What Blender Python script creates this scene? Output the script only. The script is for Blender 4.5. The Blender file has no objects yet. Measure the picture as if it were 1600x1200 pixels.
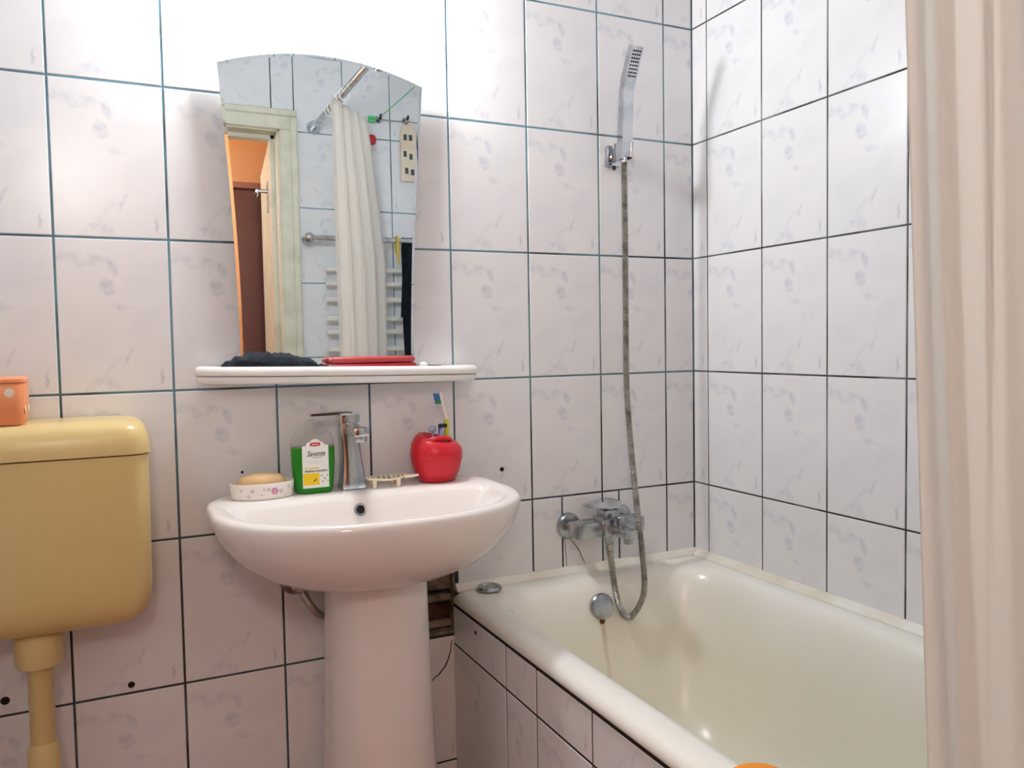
import bpy, bmesh, math, random
from mathutils import Vector, Matrix
random.seed(7)
S = bpy.context.scene
COL = S.collection

# ---------------------------------------------------------------- camera
cam_d = bpy.data.cameras.new('camera'); cam = bpy.data.objects.new('camera', cam_d); COL.objects.link(cam)
cam_d.sensor_width = 36.0; cam_d.lens = 1277.5 / 1600.0 * 36.0; cam_d.clip_start = 0.01
right = Vector((0.90190956, -0.43157406, -0.01740629)); fwd = Vector((0.43031313, 0.90129224, -0.05002912)); up = Vector((0.03727942, 0.03763159, 0.99859607))
M = Matrix.Identity(4)
for r in range(3):
    M[r][0] = right[r]; M[r][1] = up[r]; M[r][2] = -fwd[r]
M.translation = Vector((0.10627, -1.76701, 1.16327))
cam.matrix_world = M
S.camera = cam

# ---------------------------------------------------------------- world, light levels, exposure
W = bpy.data.worlds.new('world'); S.world = W; W.use_nodes = True
W.node_tree.nodes['Background'].inputs[0].default_value = (0.8, 0.85, 1, 1)
W.node_tree.nodes['Background'].inputs[1].default_value = 0.3
S.view_settings.view_transform = 'Standard'; S.view_settings.look = 'None'
S.view_settings.gamma = 1.0; S.view_settings.use_curve_mapping = False
S.view_settings.exposure = 0.66
GLOBE_STRENGTH = 86.0
HALL_STRENGTH = 19.0

# ---------------------------------------------------------------- helpers
def lin(r, g, b):
    f = lambda c: (c / 255 / 12.92) if c / 255 <= 0.04045 else ((c / 255 + 0.055) / 1.055) ** 2.4
    return (f(r), f(g), f(b), 1)

def tag(o, label=None, cat=None, group=None, kind=None):
    if label: o['label'] = label
    if cat: o['category'] = cat
    if group: o['group'] = group
    if kind: o['kind'] = kind
    return o

def empty(name, loc=(0, 0, 0)):
    o = bpy.data.objects.new(name, None); COL.objects.link(o); o.location = loc; o.empty_display_size = 0.05
    return o

def world_loc(o):
    v = Vector((0, 0, 0))
    while o is not None:
        v = v + Vector(o.location); o = o.parent
    return v

def obj(name, bm, mat, parent=None, smooth=35, me=None):
    """link a bmesh given in world coordinates as one mesh object"""
    if me is None:
        if bm.faces: bmesh.ops.recalc_face_normals(bm, faces=bm.faces[:])
        if smooth:
            for f in bm.faces: f.smooth = True
            for e in bm.edges:
                if len(e.link_faces) == 2:
                    try: e.smooth = e.calc_face_angle() < math.radians(smooth)
                    except Exception: e.smooth = True
        if parent is not None:
            bmesh.ops.translate(bm, verts=bm.verts[:], vec=-world_loc(parent))
        me = bpy.data.meshes.new(name); bm.to_mesh(me); bm.free()
        if mat: me.materials.append(mat)
    o = bpy.data.objects.new(name, me); COL.objects.link(o)
    if parent is not None: o.parent = parent
    return o

def nb(): return bmesh.new()

def box(bm, x0, x1, y0, y1, z0, z1, bev=0.0, seg=1, mat=None):
    vs = [bm.verts.new((x, y, z)) for x in (x0, x1) for y in (y0, y1) for z in (z0, z1)]
    fs = []
    for q in ((0, 1, 3, 2), (4, 6, 7, 5), (0, 4, 5, 1), (2, 3, 7, 6), (0, 2, 6, 4), (1, 5, 7, 3)):
        fs.append(bm.faces.new([vs[i] for i in q]))
    if mat is not None:
        bmesh.ops.transform(bm, matrix=mat, verts=vs)
    if bev > 0:
        es = list({e for f in fs for e in f.edges})
        bmesh.ops.bevel(bm, geom=es, offset=bev, segments=seg, affect='EDGES', profile=0.5)
    return bm

def rings(bm, rs, cap0=True, cap1=True, closed=True):
    rows = [[bm.verts.new(p) for p in r] for r in rs]
    n = len(rows[0])
    for a, b in zip(rows[:-1], rows[1:]):
        for i in range(n if closed else n - 1):
            j = (i + 1) % n
            bm.faces.new((a[i], a[j], b[j], b[i]))
    if cap0: bm.faces.new(rows[0][::-1])
    if cap1: bm.faces.new(rows[-1])
    return rows

def spline(pts, n):
    """Catmull-Rom through pts, n samples per span"""
    P = [Vector(p) for p in pts]
    P = [P[0] * 2 - P[1]] + P + [P[-1] * 2 - P[-2]]
    out = []
    for i in range(1, len(P) - 2):
        a, b, c, d = P[i - 1:i + 3]
        for k in range(n):
            t = k / n
            out.append(0.5 * ((2 * b) + (c - a) * t + (2 * a - 5 * b + 4 * c - d) * t * t + (3 * b - a - 3 * c + d) * t ** 3))
    out.append(P[-2])
    return out

def tube(bm, pts, r, seg=12, caps=True):
    pts = [Vector(p) for p in pts]
    R = r if isinstance(r, (list, tuple)) else [r] * len(pts)
    t0 = (pts[1] - pts[0]).normalized()
    n = t0.orthogonal().normalized()
    rs = []
    for i, p in enumerate(pts):
        t = (pts[min(i + 1, len(pts) - 1)] - pts[max(i - 1, 0)]).normalized()
        n = (n - t * n.dot(t)).normalized()
        b = t.cross(n)
        rs.append([p + (n * math.cos(a) + b * math.sin(a)) * R[i] for a in (2 * math.pi * k / seg for k in range(seg))])
    rings(bm, rs, caps, caps)
    return bm

def lathe(bm, prof, seg=32, c=(0, 0, 0), sx=1, sy=1, axis='Z'):
    c = Vector(c); rs = []
    for r, h in prof:
        ring = []
        for k in range(seg):
            a = 2 * math.pi * k / seg
            u, v = r * math.cos(a) * sx, r * math.sin(a) * sy
            if axis == 'Z': ring.append(c + Vector((u, v, h)))
            elif axis == 'Y': ring.append(c + Vector((u, h, v)))
            else: ring.append(c + Vector((h, u, v)))
        rs.append(ring)
    rings(bm, rs)
    return bm

def rrect(x0, x1, y0, y1, r, z, n=6):
    out = []
    for cx, cy, a0 in ((x1 - r, y1 - r, 0), (x0 + r, y1 - r, 90), (x0 + r, y0 + r, 180), (x1 - r, y0 + r, 270)):
        for k in range(n + 1):
            a = math.radians(a0 + 90 * k / n)
            out.append((cx + r * math.cos(a), cy + r * math.sin(a), z))
    return out

def prism(bm, poly, d0, d1, axis='Y'):
    """extrude a 2-D polygon: axis Y -> poly is (x,z); axis X -> (y,z); axis Z -> (x,y)"""
    def pt(p, d):
        return (p[0], d, p[1]) if axis == 'Y' else ((d, p[0], p[1]) if axis == 'X' else (p[0], p[1], d))
    rings(bm, [[pt(p, d0) for p in poly], [pt(p, d1) for p in poly]])
    return bm

def bevel_all(bm, off, seg=2, ang=30):
    es = [e for e in bm.edges if len(e.link_faces) == 2 and e.calc_face_angle(0) > math.radians(ang)]
    bmesh.ops.bevel(bm, geom=es, offset=off, segments=seg, affect='EDGES', profile=0.5)
    return bm

# ---------------------------------------------------------------- materials
def mat(name, col, rough=0.5, metal=0.0, spec=0.5, **kw):
    m = bpy.data.materials.new(name); m.use_nodes = True
    b = m.node_tree.nodes['Principled BSDF']
    b.inputs['Base Color'].default_value = col
    b.inputs['Roughness'].default_value = rough
    b.inputs['Metallic'].default_value = metal
    b.inputs['Specular IOR Level'].default_value = spec
    for k, v in kw.items(): b.inputs[k.replace('_', ' ')].default_value = v
    return m

def noisy(m, c2, scale=8, lo=0.45, hi=0.65, detail=5, coord='Object', bump=0.0, bscale=None, stretch=(1, 1, 1)):
    """mix the base colour with c2 by a noise mask; optional bump"""
    nt = m.node_tree; N = nt.nodes; L = nt.links
    b = N['Principled BSDF']; c1 = tuple(b.inputs['Base Color'].default_value)
    tc = N.new('ShaderNodeTexCoord'); mp = N.new('ShaderNodeMapping'); mp.inputs['Scale'].default_value = stretch
    L.new(tc.outputs[coord], mp.inputs['Vector'])
    nz = N.new('ShaderNodeTexNoise'); nz.inputs['Scale'].default_value = scale; nz.inputs['Detail'].default_value = detail
    L.new(mp.outputs[0], nz.inputs['Vector'])
    mr = N.new('ShaderNodeMapRange'); mr.inputs[1].default_value = lo; mr.inputs[2].default_value = hi
    L.new(nz.outputs['Fac'], mr.inputs[0])
    mx = N.new('ShaderNodeMix'); mx.data_type = 'RGBA'
    mx.inputs[6].default_value = c1; mx.inputs[7].default_value = c2
    L.new(mr.outputs[0], mx.inputs[0]); L.new(mx.outputs[2], b.inputs['Base Color'])
    if bump:
        n2 = N.new('ShaderNodeTexNoise'); n2.inputs['Scale'].default_value = bscale or scale * 3; n2.inputs['Detail'].default_value = 6
        L.new(mp.outputs[0], n2.inputs['Vector'])
        bp = N.new('ShaderNodeBump'); bp.inputs['Strength'].default_value = bump; bp.inputs['Distance'].default_value = 0.01
        L.new(n2.outputs['Fac'], bp.inputs['Height']); L.new(bp.outputs[0], b.inputs['Normal'])
    return m

def tile_material(name):
    """white glazed tile with the grey-blue cloud print that repeats on every tile (object space of each tile)"""
    m = mat(name, lin(234, 233, 236), 0.22)
    nt = m.node_tree; N = nt.nodes; L = nt.links; b = N['Principled BSDF']
    tc = N.new('ShaderNodeTexCoord')
    nz = N.new('ShaderNodeTexNoise'); nz.inputs['Scale'].default_value = 34; nz.inputs['Detail'].default_value = 6
    L.new(tc.outputs['Object'], nz.inputs['Vector'])
    sub = N.new('ShaderNodeVectorMath'); sub.operation = 'SUBTRACT'; sub.inputs[1].default_value = (0.5, 0.5, 0.5)
    L.new(nz.outputs['Color'], sub.inputs[0])
    scl = N.new('ShaderNodeVectorMath'); scl.operation = 'SCALE'; scl.inputs['Scale'].default_value = 0.042
    L.new(sub.outputs[0], scl.inputs[0])
    add = N.new('ShaderNodeVectorMath'); add.operation = 'ADD'
    L.new(tc.outputs['Object'], add.inputs[0]); L.new(scl.outputs[0], add.inputs[1])
    blobs = [(.08, .87, .030, .016, 10, .75), (.30, .845, .042, .009, 8, .6), (.50, .815, .012, .014, 30, 1.0), (.44, .69, .014, .013, 40, .95),
             (.56, .56, .022, .008, -10, .5), (.60, .24, .020, .006, 62, .85), (.90, .105, .016, .005, 68, 1.0), (.44, .055, .016, .014, 20, 1.0),
             (.28, .05, .030, .006, 35, .6), (.45, .16, .035, .007, 50, .35), (.75, .45, .04, .02, 40, .25), (.2, .3, .04, .03, 20, .18), (.8, .75, .05, .03, 30, .2)]
    acc = None
    for u, v, ra, rb, ang, st in blobs:
        st *= .62
        mp = N.new('ShaderNodeMapping'); mp.vector_type = 'TEXTURE'
        mp.inputs['Location'].default_value = ((u - .5) * .2, 0, (v - .5) * .299)
        mp.inputs['Rotation'].default_value = (0, -math.radians(ang), 0)
        mp.inputs['Scale'].default_value = (ra, 1000, rb)
        L.new(add.outputs[0], mp.inputs['Vector'])
        ln = N.new('ShaderNodeVectorMath'); ln.operation = 'LENGTH'; L.new(mp.outputs[0], ln.inputs[0])
        mr = N.new('ShaderNodeMapRange'); mr.interpolation_type = 'SMOOTHSTEP'
        mr.inputs[1].default_value = 0.2; mr.inputs[2].default_value = 1.35; mr.inputs[3].default_value = st; mr.inputs[4].default_value = 0
        L.new(ln.outputs['Value'], mr.inputs[0])
        if acc is None: acc = mr.outputs[0]
        else:
            ad = N.new('ShaderNodeMath'); ad.operation = 'MAXIMUM'; L.new(acc, ad.inputs[0]); L.new(mr.outputs[0], ad.inputs[1]); acc = ad.outputs[0]
    n2 = N.new('ShaderNodeTexNoise'); n2.inputs['Scale'].default_value = 55; n2.inputs['Detail'].default_value = 5
    L.new(tc.outputs['Object'], n2.inputs['Vector'])
    m2 = N.new('ShaderNodeMapRange'); m2.inputs[1].default_value = .35; m2.inputs[2].default_value = .62; m2.inputs[3].default_value = .25; m2.inputs[4].default_value = 1
    L.new(n2.outputs['Fac'], m2.inputs[0])
    mu = N.new('ShaderNodeMath'); mu.operation = 'MULTIPLY'; L.new(acc, mu.inputs[0]); L.new(m2.outputs[0], mu.inputs[1])
    n3 = N.new('ShaderNodeTexNoise'); n3.inputs['Scale'].default_value = 9; n3.inputs['Detail'].default_value = 3
    L.new(tc.outputs['Object'], n3.inputs['Vector'])
    mx0 = N.new('ShaderNodeMix'); mx0.data_type = 'RGBA'; mx0.inputs[6].default_value = lin(242, 241, 242); mx0.inputs[7].default_value = lin(231, 232, 236)
    L.new(n3.outputs['Fac'], mx0.inputs[0])
    mx = N.new('ShaderNodeMix'); mx.data_type = 'RGBA'; mx.inputs[7].default_value = lin(188, 195, 214)
    L.new(mu.outputs[0], mx.inputs[0]); L.new(mx0.outputs[2], mx.inputs[6])
    L.new(mx.outputs[2], b.inputs['Base Color'])
    return m

TILE = tile_material('glazed_tile')
GROUT = noisy(mat('grout', lin(118, 158, 174), 0.8), lin(52, 56, 62), scale=4, lo=.46, hi=.66, coord='Object')
def dirty_low(m, z_hi, z_lo):
    """the joints get blacker with grime towards the wet lower part of the wall"""
    nt = m.node_tree; N = nt.nodes; L = nt.links
    mr = next(n for n in N if n.type == 'MAP_RANGE'); mx = next(n for n in N if n.type == 'MIX')
    tc = next(n for n in N if n.type == 'TEX_COORD'); sp = N.new('ShaderNodeSeparateXYZ'); L.new(tc.outputs['Object'], sp.inputs[0])
    g = N.new('ShaderNodeMapRange'); g.inputs[1].default_value = z_hi; g.inputs[2].default_value = z_lo; g.inputs[3].default_value = 0; g.inputs[4].default_value = .8
    L.new(sp.outputs['Z'], g.inputs[0])
    ad = N.new('ShaderNodeMath'); ad.operation = 'ADD'; ad.use_clamp = True; L.new(mr.outputs[0], ad.inputs[0]); L.new(g.outputs[0], ad.inputs[1]); L.new(ad.outputs[0], mx.inputs[0])
dirty_low(GROUT, 1.25, .8)
GROUT_DARK = noisy(mat('grout_dark', lin(120, 128, 132), 0.8), lin(36, 32, 30), scale=6, lo=.35, hi=.55)
PORCELAIN = mat('porcelain', lin(240, 234, 230), 0.1, 0, 0.6)
CHROME = noisy(mat('chrome', lin(205, 208, 212), 0.12, 1.0), lin(165, 172, 178), scale=20)
DULL_CHROME = noisy(mat('dull_chrome', lin(190, 194, 198), 0.26, 1.0), lin(150, 156, 162), scale=30)
STEEL = noisy(mat('hose_steel', lin(184, 182, 176), 0.34, 1.0), lin(150, 147, 140), scale=40)
BLACK = mat('black_rubber', lin(26, 26, 28), 0.6)
HOLE = mat('hole_dark', lin(20, 17, 16), 0.9)
WHITE_PLASTIC = mat('white_plastic', lin(244, 242, 240), 0.25)
CREAM_TRIM = noisy(mat('trim_plastic', lin(242, 240, 232), 0.4), lin(232, 225, 206), scale=7)
YELLOW = noisy(mat('yellowed_plastic', lin(230, 206, 146), 0.28), lin(222, 194, 130), scale=3, lo=.35, hi=.7)
MIRROR = mat('mirror_silver', (0.84, 0.90, 0.915, 1), 0.0, 1.0)
GLASS_EDGE = mat('glass_edge', lin(225, 238, 238), 0.1)
PAINT = noisy(mat('door_paint', lin(226, 224, 204), 0.45), lin(210, 206, 182), scale=9)
CEILING = mat('ceiling_paint', lin(238, 236, 232), 0.9)
FLOOR = noisy(mat('floor_tile', lin(178, 104, 80), 0.5), lin(150, 84, 64), scale=6)
ORANGE_WALL = noisy(mat('orange_wall', lin(248, 190, 134), 0.85), lin(246, 180, 118), scale=3)
BROWN = noisy(mat('brown_wood', lin(104, 58, 48), 0.45), lin(84, 44, 38), scale=4, stretch=(1, 1, .15))
MORTAR = noisy(mat('mortar', lin(158, 144, 126), 0.95), lin(104, 90, 78), scale=26, lo=.35, hi=.65, bump=0.45, bscale=60)
BRICK = noisy(mat('old_brick', lin(92, 66, 56), 0.95), lin(52, 42, 42), scale=30, bump=0.7)
RED = mat('red_plastic', lin(206, 22, 40), 0.34)
RED_DARK = mat('red_case', lin(168, 26, 44), 0.35)
SOAP = noisy(mat('soap', lin(232, 196, 146), 0.5), lin(220, 178, 124), scale=14)
GREEN = mat('green_soap', lin(42, 150, 36), 0.22, Transmission_Weight=0.25, IOR=1.36)
CLEAR = mat('clear_plastic', (0.97, 0.98, 0.98, 1), 0.06, Transmission_Weight=1.0, IOR=1.06, Alpha=0.45)
LABEL = mat('label_paper', lin(246, 245, 240), 0.5)
LABEL_YELLOW = mat('label_yellow', lin(246, 208, 20), 0.5)
LABEL_RED = mat('label_red', lin(196, 24, 32), 0.5)
INK = mat('label_ink', lin(22, 20, 22), 0.6)
GREY_INK = mat('label_grey_ink', lin(196, 194, 190), 0.6)
SAVER = mat('cream_plastic', lin(240, 228, 200), 0.4)
ORANGE = mat('orange_plastic', lin(246, 156, 104), 0.4)
ORANGE_BRIGHT = mat('orange_sponge', lin(240, 150, 30), 0.7)
DOT = mat('dot_print', lin(246, 234, 214), 0.5)
PINK = mat('pink_print', lin(206, 98, 160), 0.5)
LILAC = mat('lilac_print', lin(214, 186, 206), 0.5)
NAVY = noisy(mat('navy_cloth', lin(30, 38, 48), 0.9), lin(16, 20, 28), scale=40, bump=0.5)
LIME = mat('lime_plastic', lin(200, 212, 60), 0.4)
BRUSH_WHITE = mat('brush_white', lin(246, 226, 220), 0.35)
BLUE = mat('razor_blue', lin(70, 104, 196), 0.35)
PALE_BLUE = mat('razor_pale_blue', lin(160, 186, 236), 0.35)
BRISTLE_B = mat('bristle_blue', lin(40, 120, 180), 0.6)
BRISTLE_G = mat('bristle_green', lin(40, 140, 90), 0.6)
LINE_GREEN = mat('green_line', lin(96, 206, 130), 0.6)
YELLOW_CLOTH = mat('yellow_cloth', lin(214, 186, 84), 0.9)
PALE_CLOTH = noisy(mat('pale_cloth', lin(240, 226, 206), 0.9), lin(228, 210, 186), scale=20)
RADIATOR = mat('radiator_white', lin(240, 236, 226), 0.35)

def enamel():
    """cream bath enamel, yellowed inside, with a rust run below the overflow"""
    m = mat('bath_enamel', lin(240, 238, 228), 0.24, 0, 0.5)
    nt = m.node_tree; N = nt.nodes; L = nt.links; b = N['Principled BSDF']
    tc = N.new('ShaderNodeTexCoord'); sp = N.new('ShaderNodeSeparateXYZ'); L.new(tc.outputs['Object'], sp.inputs[0])
    nz = N.new('ShaderNodeTexNoise'); nz.inputs['Scale'].default_value = 5; nz.inputs['Detail'].default_value = 5; L.new(tc.outputs['Object'], nz.inputs['Vector'])
    ad = N.new('ShaderNodeMath'); ad.operation = 'MULTIPLY_ADD'; ad.inputs[1].default_value = 0.18; L.new(nz.outputs['Fac'], ad.inputs[0]); L.new(sp.outputs['Z'], ad.inputs[2])
    mr = N.new('ShaderNodeMapRange'); mr.inputs[1].default_value = 0.68; mr.inputs[2].default_value = 0.50; mr.inputs[3].default_value = 0; mr.inputs[4].default_value = 1
    L.new(ad.outputs[0], mr.inputs[0])
    mx = N.new('ShaderNodeMix'); mx.data_type = 'RGBA'; mx.inputs[6].default_value = lin(246, 245, 238); mx.inputs[7].default_value = lin(240, 236, 219)
    L.new(mr.outputs[0], mx.inputs[0])
    # rust run: narrow in x, running down from the overflow
    nx = N.new('ShaderNodeTexNoise'); nx.inputs['Scale'].default_value = 14; L.new(tc.outputs['Object'], nx.inputs['Vector'])
    w = N.new('ShaderNodeMath'); w.operation = 'MULTIPLY_ADD'; w.inputs[1].default_value = 0.02; L.new(nx.outputs['Fac'], w.inputs[0]); L.new(sp.outputs['X'], w.inputs[2])
    d = N.new('ShaderNodeMath'); d.operation = 'SUBTRACT'; d.inputs[1].default_value = 0.009; L.new(w.outputs[0], d.inputs[0])
    a = N.new('ShaderNodeMath'); a.operation = 'ABSOLUTE'; L.new(d.outputs[0], a.inputs[0])
    mw = N.new('ShaderNodeMapRange'); mw.inputs[1].default_value = 0.002; mw.inputs[2].default_value = 0.009; mw.inputs[3].default_value = 1; mw.inputs[4].default_value = 0; L.new(a.outputs[0], mw.inputs[0])
    z1 = N.new('ShaderNodeMapRange'); z1.inputs[1].default_value = 0.30; z1.inputs[2].default_value = 0.50; z1.inputs[3].default_value = 0; z1.inputs[4].default_value = 1; L.new(sp.outputs['Z'], z1.inputs[0])
    z2 = N.new('ShaderNodeMapRange'); z2.inputs[1].default_value = 0.505; z2.inputs[2].default_value = 0.51; z2.inputs[3].default_value = 1; z2.inputs[4].default_value = 0; L.new(sp.outputs['Z'], z2.inputs[0])
    y1 = N.new('ShaderNodeMath'); y1.operation = 'GREATER_THAN'; y1.inputs[1].default_value = 0.55; L.new(sp.outputs['Y'], y1.inputs[0])
    p = None
    for o in (mw, z1, z2, y1):
        if p is None: p = o.outputs[0]; continue
        q = N.new('ShaderNodeMath'); q.operation = 'MULTIPLY'; L.new(p, q.inputs[0]); L.new(o.outputs[0], q.inputs[1]); p = q.outputs[0]
    mx2 = N.new('ShaderNodeMix'); mx2.data_type = 'RGBA'; mx2.inputs[7].default_value = lin(168, 116, 58)
    pm = N.new('ShaderNodeMath'); pm.operation = 'MULTIPLY'; pm.inputs[1].default_value = 0.45; L.new(p, pm.inputs[0])
    L.new(pm.outputs[0], mx2.inputs[0]); L.new(mx.outputs[2], mx2.inputs[6]); L.new(mx2.outputs[2], b.inputs['Base Color'])
    return m
ENAMEL = enamel()
RUST = mat('rust', lin(120, 62, 24), 0.8)

def fabric(name, col, tcol, t=0.35):
    m = bpy.data.materials.new(name); m.use_nodes = True; N = m.node_tree.nodes; L = m.node_tree.links
    N.remove(N['Principled BSDF'])
    d = N.new('ShaderNodeBsdfDiffuse'); d.inputs[0].default_value = col
    tr = N.new('ShaderNodeBsdfTranslucent'); tr.inputs[0].default_value = tcol
    mx = N.new('ShaderNodeMixShader'); mx.inputs[0].default_value = t
    L.new(d.outputs[0], mx.inputs[1]); L.new(tr.outputs[0], mx.inputs[2]); L.new(mx.outputs[0], N['Material Output'].inputs[0])
    return m
CURTAIN = fabric('curtain_cloth', lin(249, 248, 245), lin(250, 244, 234), .3)

def emit(name, col, s):
    m = bpy.data.materials.new(name); m.use_nodes = True; N = m.node_tree.nodes
    N.remove(N['Principled BSDF']); e = N.new('ShaderNodeEmission'); e.inputs[0].default_value = col; e.inputs[1].default_value = s
    m.node_tree.links.new(e.outputs[0], N['Material Output'].inputs[0]); return m
GLOBE = emit('globe_glow', (0.97, 0.985, 1.0, 1), GLOBE_STRENGTH)
HALLGLOW = emit('hall_glow', (1.0, 0.95, 0.89, 1), HALL_STRENGTH)

# ================================================================ THE ROOM
TW, TH, ZO = 0.2, 0.299, 1.08
XL, XR, YF, CEIL = -0.35, 1.4903, -1.70, 2.575
GAP = 0.0022
tile_cache = {}
def tile_piece(parent, wall_xf, rotz, u0, u1, z0, z1, cu, cz, gap=GAP):
    """one tile: u across, z up; cu,cz = centre of the full tile so that the print lines up on cut pieces"""
    a0, a1, b0, b1 = [round(v, 4) for v in (u0 - cu + gap, u1 - cu - gap, z0 - cz + gap, z1 - cz - gap)]
    if a1 - a0 < .004 or b1 - b0 < .004: return None
    key = (a0, a1, b0, b1, parent.name)
    key = (a0, a1, b0, b1)
    me = tile_cache.get(key)
    if me is None:
        bm = nb(); c = 0.0012
        front = [(a0 + c, 0, b0 + c), (a1 - c, 0, b0 + c), (a1 - c, 0, b1 - c), (a0 + c, 0, b1 - c)]
        mid = [(a0, c, b0), (a1, c, b0), (a1, c, b1), (a0, c, b1)]
        back = [(x, .008, z) for x, _, z in mid]
        rings(bm, [back, mid, front])
        bmesh.ops.recalc_face_normals(bm, faces=bm.faces[:])
        me = bpy.data.meshes.new('tile'); bm.to_mesh(me); bm.free(); me.materials.append(TILE); tile_cache[key] = me
    o = bpy.data.objects.new('tile', me); COL.objects.link(o)
    o.parent = parent
    o.location = Vector(wall_xf(cu, cz)) - world_loc(parent); o.rotation_euler = (random.uniform(-.0015, .0015), 0, rotz)
    return o

def struct(name, bm, m, label, cat, smooth=0):
    return tag(obj(name, bm, m, smooth=smooth), label, cat, kind='structure')

# floor, ceiling
struct('floor', box(nb(), XL - .1, XR + .1, -1.82, .1, -.1, 0), FLOOR, 'reddish brown bathroom floor under the basin and bath', 'floor')
struct('ceiling', box(nb(), XL - .1, XR + .1, -1.82, .1, CEIL, CEIL + .1), CEILING, 'plain white bathroom ceiling', 'ceiling')

# back wall: grout slab with the open hole behind the pedestal
HX0, HX1, HZ0, HZ1 = 0.603, 0.792, 0.486, 0.781
G = 0.0013
bm = nb()
box(bm, XL - .1, HX0, G, .12, 0, CEIL); box(bm, HX1, XR + .1, G, .12, 0, CEIL)
box(bm, HX0, HX1, G, .12, 0, HZ0); box(bm, HX0, HX1, G, .12, HZ1, CEIL)
wall_back = struct('wall_back', bm, GROUT, 'white marbled tile wall behind the mirror, basin and shower', 'wall')
rows = [ZO + j * TH for j in range(-4, 6)]
BATH_TOP = 0.585
for i in range(-2, 8):
    for j in range(-4, 5):
        x0, x1 = max(i * TW, XL), min((i + 1) * TW, XR)
        z0, z1 = max(ZO + j * TH, 0), min(ZO + (j + 1) * TH, CEIL)
        cu, cz = i * TW + .1, ZO + (j + .5) * TH
        if i == 3 and j == -2: continue
        if i >= 4:
            if z1 < BATH_TOP: continue
            z0 = max(z0, BATH_TOP)
        cuts = [x0, x1]
        if j == -2 and i == 5: cuts = [1.0, 1.083, 1.2]
        if j == -2 and i == 6: cuts = [1.2, 1.25, 1.4]
        for a, b in zip(cuts[:-1], cuts[1:]):
            tile_piece(wall_back, lambda u, z: (u, 0, z), 0, a, b, z0, z1, cu, cz)
# the hole: mortar bed, two bricks, a pipe stub
bm = nb()
n = 14
grid = [[bm.verts.new((HX0 - .002 + (HX1 - HX0 + .004) * a / n, .05 + random.uniform(-.012, .004), HZ0 - .002 + (HZ1 - HZ0 + .004) * b / n)) for a in range(n + 1)] for b in range(n + 1)]
for b in range(n):
    for a in range(n): bm.faces.new((grid[b][a], grid[b][a + 1], grid[b + 1][a + 1], grid[b + 1][a]))
obj('mortar_bed', bm, MORTAR, wall_back)
for x0, x1, z0, z1, yy in ((.612, .700, .586, .770, .010), (.704, .787, .590, .772, .014)):
    bm = nb(); box(bm, x0, x1, yy, .055, z0, z1, .004)
    for v in bm.verts: v.co += Vector((random.uniform(-.004, .004), random.uniform(-.006, .006), random.uniform(-.004, .004)))
    obj('mortar_lump', bm, MORTAR, wall_back)
for x0, x1, z0, z1 in ((.606, .79, .512, .556),):
    bm = nb(); box(bm, x0, x1, .024, .06, z0, z1, .003)
    obj('brick', bm, BRICK, wall_back)
bm = nb(); box(bm, .608, .787, .004, .05, .562, .580, .003)
for v in bm.verts: v.co += Vector((0, random.uniform(-.003, .003), random.uniform(-.003, .003)))
obj('mortar_joint', bm, MORTAR, wall_back)
bm = nb(); box(bm, .72, .787, .012, .05, .500, .516, .003); obj('mortar_joint', bm, MORTAR, wall_back)
for x0, x1, z0, z1 in ((HX0, HX0 + .004, HZ0, HZ1), (HX1 - .004, HX1, HZ0, HZ1), (HX0 + .004, HX1 - .004, HZ0, HZ0 + .006), (HX0 + .004, HX1 - .004, HZ1 - .004, HZ1)):
    bm = nb(); box(bm, x0, x1, .0016, .055, z0, z1, .001); obj('mortar_edge', bm, MORTAR, wall_back)
# drill holes and cracks
def disc(x, z, r, parent, y=-.0006, depth=.0012):
    bm = nb(); lathe(bm, [(r, 0), (r * .9, -depth * .5)], 12, (x, y, z), axis='Y'); obj('drill_hole', bm, HOLE, parent)
for x, z, r in ((.101, .499, .0065), (-.113, .511, .008), (.919, .862, .0055), (.316, .762, .0035), (.325, .905, .003)): disc(x, z, r, wall_back)
def crack(pts, w, parent, m=HOLE, y=-.0008):
    bm = nb(); L = []
    for i, (x, z) in enumerate(pts):
        a = Vector(pts[max(i - 1, 0)]); b = Vector(pts[min(i + 1, len(pts) - 1)]); d = (b - a).normalized(); nn = Vector((-d.y, d.x)) * w * (.4 + .6 * math.sin(math.pi * (i + .5) / len(pts)))
        L.append((bm.verts.new((x + nn.x, y, z + nn.y)), bm.verts.new((x - nn.x, y, z - nn.y)), bm.verts.new((x, y + .0015, z))))
    for a, b in zip(L[:-1], L[1:]):
        bm.faces.new((a[0], b[0], b[1], a[1])); bm.faces.new((a[0], a[2], b[2], b[0])); bm.faces.new((a[1], b[1], b[2], a[2]))
    obj('crack', bm, m, parent)
crack([(.782, .470), (.777, .442), (.771, .425), (.763, .41), (.748, .395), (.736, .388), (.722, .375)], .0016, wall_back)
CRACK_SOFT = mat('crack_brown', lin(104, 88, 74), 0.9)
crack([(1.088, .672), (1.090, .64), (1.093, .603)], .0010, wall_back, CRACK_SOFT)
crack([(1.104, .670), (1.118, .655), (1.129, .639), (1.138, .618), (1.145, .605)], .0012, wall_back, CRACK_SOFT)

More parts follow.
